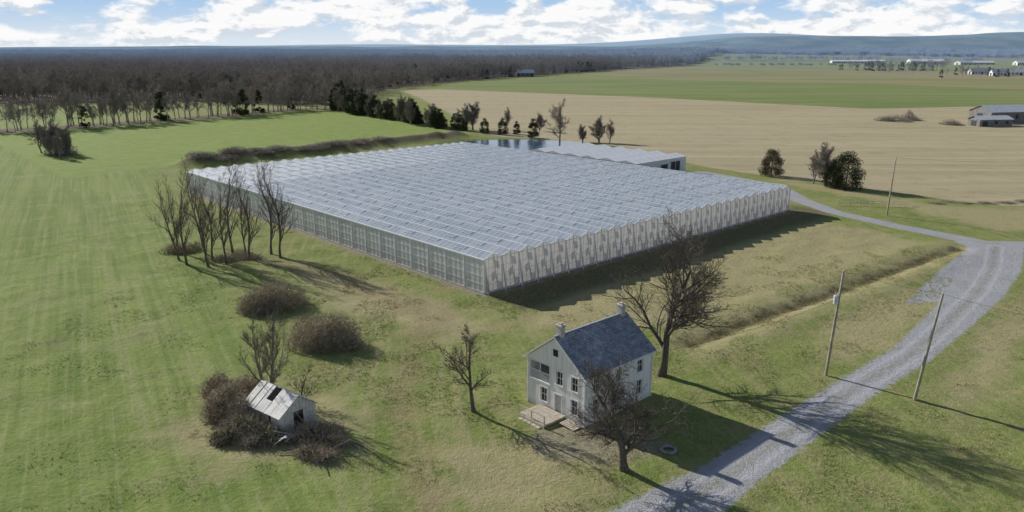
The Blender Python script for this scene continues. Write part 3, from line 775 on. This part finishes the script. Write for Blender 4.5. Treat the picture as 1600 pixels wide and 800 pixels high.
T(tree(45,5.5,.1,[6,5,4],spread=.8,start=.2,ratio=.5,lean=(.8,-.1),tw=2),-22.0,71.5)
cl=[tree(50+k,17.5,.22,[12,8,5,3],spread=.62,start=.15,ratio=.42,up=.10,lean=((k-1)*.16,-.03),tw=1,twl=.6,tww=.015,minr=.013,mats=[bark,twig_b],trunk=.8,cs=.1) for k in range(3)]
random.seed(77)
for k,(a,b) in enumerate([(-57,127),(-54.5,124),(-51.4,127),(-48,124.4),(-45.2,127.5),(-54,131),(-49.6,132),(-42.5,131),(-40.2,128.5),(-59,132),(-50.5,123),(-46.8,130.5)]):
    T(cl[[0,1,2,1,2,0,1,2,2,0,0,1][k]],a,b,random.uniform(-.4,.4),random.uniform(.72,1.06))
mid=[tree(60,19.5,.4,[10,7,5,4],spread=.85,start=.18,ratio=.55,minr=.035,tw=2,twl=.8,tww=.05,mats=[bark_l,bark_l],cs=.1),
     tree(61,11,.25,[10,7,5,3],spread=.75,start=.1,ratio=.5,minr=.03,tw=3,twl=.7,tww=.05,leadn=2,mats=[bark_l,bark_l],up=.08,cs=.1),
     tree(62,12,.25,[10,7,5,3],spread=.75,start=.12,ratio=.5,minr=.03,tw=3,twl=.7,tww=.05,mats=[bark_l,bark_l],up=.08,cs=.1)]
T(mid[0],19,308);T(mid[1],34.4,303,1);T(mid[2],38,300,3,.8);T(mid[1],28,306,2,.7);T(mid[2],-2,350,2,.9);T(mid[1],12,345,4,.8)
T(mid[1],83.7,203,1.5,1.1);T(mid[2],81.5,206,4,.8)
eg=[evergreen(70,9.4,4.4,9000,.75,.34),evergreen(71,7.4,3.5,8000,.8,.3,[bark,ever2]),evergreen(72,9,3.2,4000,.9,.45)]
T(eg[0],87,198,0,1,'evergreen_tree');T(eg[0],84.5,200.5,2,.7,'evergreen_tree');T(eg[1],74.4,219,0,1,'juniper_tree')
T(eg[2],-4,332,0,.75,'evergreen_tree');T(eg[2],8.7,319,1,.85,'evergreen_tree');T(eg[2],2,334,1,.6,'evergreen_tree');T(eg[2],-12,338,3,.7,'evergreen_tree')
random.seed(9)
hp=[(-110,472),(-86,440),(-60,400),(-40,370),(-18,346)]
for k in range(56):
    u=random.random()**.8*3.99;j=int(u);fr_=u-j
    a=hp[j][0]+(hp[j+1][0]-hp[j][0])*fr_+random.uniform(-4,4);b=hp[j][1]+(hp[j+1][1]-hp[j][1])*fr_+random.uniform(-4,4)
    if k%5<2: T(mid[1+k%2],a,b,random.uniform(0,6),random.uniform(.8,1.3))
    else: T(eg[2],a,b,random.uniform(0,6),random.uniform(.6,1.4)*(1.2-.12*u),'evergreen_tree')
for k in range(9): T(mid[1+k%2],-157+random.gauss(0,4),268+random.gauss(0,4),random.uniform(0,6),random.uniform(.6,1.1))
bb_=brush(81,1,1,1,3600,leaf=.08,stem=.16,sw=.010,name='hedge_brush_mesh',mats=[scb,scb])
place('hedge_brush',bb_,(-155,264,hz(-155,264)),2,(9,6,4.5))
random.seed(10)
for k in range(15):
    u=k/15*3.2;j=int(u);fr_=u-j;a=BERM[j][0]+(BERM[j+1][0]-BERM[j][0])*fr_;b=BERM[j][1]+(BERM[j+1][1]-BERM[j][1])*fr_
    a+=random.uniform(-3,3);b+=random.uniform(-3,3);place('scrub_bush',bb_,(a,b,hz(a,b)-.2),random.uniform(0,6),(random.uniform(4,7),random.uniform(4,6),random.uniform(1.2,2.4)))
for a,b,s1,s2 in ((197,399,17,3.5),(205,402,10,4),(213,377,9,3),(190,396,8,3)): place('brush_pile',bb_,(a,b,hz(a,b)-.1),random.uniform(0,3),(s1,6,s2))
for k in range(26):
    a=100+k*4.2+random.uniform(-1,1);b=178+(k*4.2)*.02+random.uniform(-2,2);place('verge_scrub',bb_,(a,b,hz(a,b)-.1),random.uniform(0,6),(3,2,random.uniform(.4,1.0)))
# dry reeds along the ditch
random.seed(12);mb=MB()
for k in range(6000):
    j=random.randint(0,len(DITCH)-2);t=random.random();a=DITCH[j][0]+(DITCH[j+1][0]-DITCH[j][0])*t;b=DITCH[j][1]+(DITCH[j+1][1]-DITCH[j][1])*t
    o_=random.gauss(0,1.5);a+=o_*E1[1];b-=o_*E1[0]
    if float(vn(a/1.6,b/1.6,6))<.55: continue
    mb.sliver(Vector((a,b,hz(a,b)-.05)),(Vector((0,0,1))+rv(.9)).normalized(),random.uniform(.15,.45),.06,random.randint(0,1))
mb.obj('ditch_reeds',[simple('reed_dry',(.24,.20,.11),(.40,.35,.20),1,.9),simple('reed_brown',(.16,.13,.07),(.28,.23,.13),1,.9)])
N=90000
rx_=rng.uniform(-60,80,N);ry_=rng.uniform(46,135,N)
ok=(np.abs(rx_)<.72*ry_)&(vn(rx_/3.5,ry_/3.5,4)+.5*vn(rx_/12,ry_/12,5)>.85)&(segdist_w(rx_,ry_,ROAD)>.6)&(segdist_w(rx_,ry_,ROAD2)>.6)
s_,t_=loc_g(rx_,ry_);ok&=~((s_>-.8)&(t_>-1.2));
dx=rx_-HN[0];dy=ry_-HN[1];hs=dx*E1[0]+dy*E1[1];ht=dx*E2[0]+dy*E2[1];ok&=~((hs>-4)&(hs<HL+.3)&(ht>-.3)&(ht<HWd+.3))
ok&=~((rx_<-15-.55*(ry_-60))&(rng.random(N)<.6))
rx_=rx_[ok];ry_=ry_[ok];n=len(rx_);rz_=hf(rx_,ry_)
K=4
bx=np.repeat(rx_,K)+rng.normal(0,.10,n*K);by=np.repeat(ry_,K)+rng.normal(0,.10,n*K);bz=np.repeat(rz_,K)-.03
a=rng.uniform(0,6.28,n*K);L=rng.uniform(.08,.22,n*K);wv=.035;ln=rng.normal(0,.12,(n*K,2))
V=np.zeros((n*K,3,3));V[:,0]=np.stack([bx-np.cos(a)*wv,by-np.sin(a)*wv,bz],1);V[:,1]=np.stack([bx+np.cos(a)*wv,by+np.sin(a)*wv,bz],1);V[:,2]=np.stack([bx+ln[:,0],by+ln[:,1],bz+L],1)
tm=bpy.data.meshes.new('grass_tufts');tm.vertices.add(n*K*3);tm.vertices.foreach_set('co',V.ravel())
tm.loops.add(n*K*3);tm.loops.foreach_set('vertex_index',np.arange(n*K*3));tm.polygons.add(n*K);tm.polygons.foreach_set('loop_start',np.arange(0,n*K*3,3));tm.polygons.foreach_set('loop_total',np.full(n*K,3))
tm.materials.append(simple('tuft_grass',(.27,.32,.09),(.50,.45,.24),.5,.9,coord='pos'));tm.update()
place('grass_tufts',tm)

# ------------------------------------------------------------ utility poles, wires
pw=simple('pole_wood',(.28,.26,.19),(.44,.41,.32),2,.9,0,.4)
porc=simple('insulator',(.5,.5,.48),(.7,.7,.68),4,.3)
def pole(X_,Y_,H,lean=(0,0),trf=False):
    e=empty('utility_pole',(X_,Y_,hz(X_,Y_)))
    mb=MB();mb.tube([Vector((0,0,-.5)),Vector((lean[0]*.5,lean[1]*.5,H*.5)),Vector((lean[0],lean[1],H))],[.17,.15,.11],10,0)
    tp=Vector((lean[0],lean[1],H))
    mb.tube([tp,tp+Vector((0,0,.25))],[.05,.03],8,1);mb.tube([tp+Vector((.16,0,-1.2)),tp+Vector((.3,0,-1.15))],[.05,.05],8,1)
    mb.obj('pole_shaft',[pw,porc],e,smooth=True)
    if trf:
        t=MB();c=Vector((lean[0]*.75-.38,lean[1]*.75-.15,H*.74))
        t.tube([c+Vector((0,0,-.5)),c+Vector((0,0,-.48)),c+Vector((0,0,.42)),c+Vector((0,0,.5))],[.2,.27,.27,.16],14,0)
        t.tube([c+Vector((.1,0,.5)),c+Vector((.12,0,.8))],[.05,.03],8,0);t.tube([c+Vector((-.1,0,.5)),c+Vector((-.12,0,.8))],[.05,.03],8,0)
        t.beam(c+Vector((.1,0,.2)),c+Vector((.5,.1,.2)),.06,.06,0)
        t.obj('transformer_can',[simple('can_paint',(.55,.57,.58),(.7,.72,.72),3,.4)],e)
    return Vector((X_,Y_,hz(X_,Y_)))+tp
p1=pole(34.9,79.1,12.0,(.75,0.2),True);p2=pole(41.6,72.9,11.4,(1.5,.3));p3=pole(81.9,164.4,12.7,(.4,0));p4=pole(150,176,12);p5=pole(62,54,12)
wm_=simple('cable',(.05,.05,.05),(.08,.08,.08),1,.6)
def wire(a,b,sag,r=.012,nm='power_line'):
    mb=MB();pts=[]
    for k in range(25):
        t=k/24;p=a.lerp(b,t);p.z-=4*sag*t*(1-t);pts.append(p)
    mb.tube(pts,[r]*25,4,0,False);mb.obj(nm,[wm_])
wire(p1,p2,.2);wire(p2,p5,.8);wire(p3,p4,1.5)
wire(p1+Vector((0,0,-3)),Vector((14.6,72.5,5.4)),.6,.015,'service_cable')

# tyre ring
mb=MB();bm_pts=[]
for k in range(20):
    for j in range(8):
        a=2*math.pi*k/20;b=2*math.pi*j/8;r=.62+.16*math.cos(b);bm_pts.append((r*math.cos(a),r*math.sin(a),.14+.13*math.sin(b)))
mb.v=bm_pts
for k in range(20):
    for j in range(8): mb.f.append((k*8+j,((k+1)%20)*8+j,((k+1)%20)*8+(j+1)%8,k*8+(j+1)%8));mb.m.append(0)
mb.obj('old_tyre',[simple('tyre_rubber',(.2,.2,.2),(.35,.35,.35),3,.9)],None,(14.1,62.3,hz(14.1,62.3)),True)
fm=MB()
for k in range(7):
    fm.b2((k*2.4-.06,-.06,-.3),(k*2.4+.06,.06,1.3))
    if k<6:
        for zz in (.5,1.0): fm.b2((k*2.4+.065,-.02,zz),(k*2.4+2.335,.02,zz+.1))
fo=fm.obj('paddock_fence',[wood],None,(76,176,hz(76,176)));fo.rotation_euler=(0,0,R(-8))

# ------------------------------------------------------------ farm buildings
def barn(nm,X_,Y_,rz,L,Wd,E,Rg,wall,roofm,doors=2):
    e=empty(nm,(X_,Y_,hz(X_,Y_)),rz);mb=MB()
    mb.b2((-L/2,-Wd/2,-1),(L/2,Wd/2,E),0)
    for sx_ in (-L/2,L/2): mb.poly([(sx_,-Wd/2,E),(sx_,Wd/2,E),(sx_,0,Rg)],0)
    o_=.05*Wd;s_=(Rg-E)/(Wd/2)
    for sg in (-1,1):
        A=[(-L/2-.5,sg*(Wd/2+o_),E-o_*s_+.05),(L/2+.5,sg*(Wd/2+o_),E-o_*s_+.05),(L/2+.5,0,Rg+.05),(-L/2-.5,0,Rg+.05)]
        mb.poly([(p[0],p[1],p[2]+.15) for p in A],1);mb.poly(A,1)
        mb.poly([A[0],A[1],(A[1][0],A[1][1],A[1][2]+.15),(A[0][0],A[0][1],A[0][2]+.15)],1)
    nW=max(2,int(L/5))
    for k in range(nW):
        xx=-L/2+L*(k+.5)/nW;w_=1.6 if k%3 else 2.6;zt=E*.75
        mb.b2((xx-w_/2,-Wd/2-.08,0 if k%3==0 else E*.35),(xx+w_/2,-Wd/2-.004,zt),2)
    mb.b2((-L/2-.08,-1.8,0),(-L/2-.004,1.8,E*.8),2)
    mb.obj('barn_shell',[wall,roofm,dark],e)
grw=simple('grey_barn_wall',(.16,.16,.16),(.28,.27,.26),1,.9)
grr=simple('tin_roof',(.62,.66,.70),(.76,.79,.82),.6,.4,.1)
barn('hay_barn',246,392,R(12),24,14,5.5,8.2,grw,grr);barn('machinery_shed',229,372,R(8),17,8,3.2,4.6,grw,grr)
for a,b,l,wd_,e_,r_,rot in ((900,2120,90,20,5,8,-4),(985,2165,60,20,5,8,-10),(1075,2060,85,28,8,13,-4),(1150,2015,45,20,6,10,20),(1215,2070,80,22,5,9,-4),(1290,2000,40,18,7,11,5)):
    barn('dairy_barn',a,b,R(rot),l,wd_,e_,r_,wallW,wr)
for a,b,l in ((690,1120,20),(735,1150,26),(760,1090,18),(800,1130,30),(720,1210,40)): barn('farm_dwelling',a,b,R(rng.uniform(-20,20)),l,9,5,9,wallW,grr)
barn('farmstead_house',17,1062,R(10),24,10,5,9,grw,grr)
place('round_bush',bb_,(212,415,0),0,(2.5,2.5,5))
print('done')
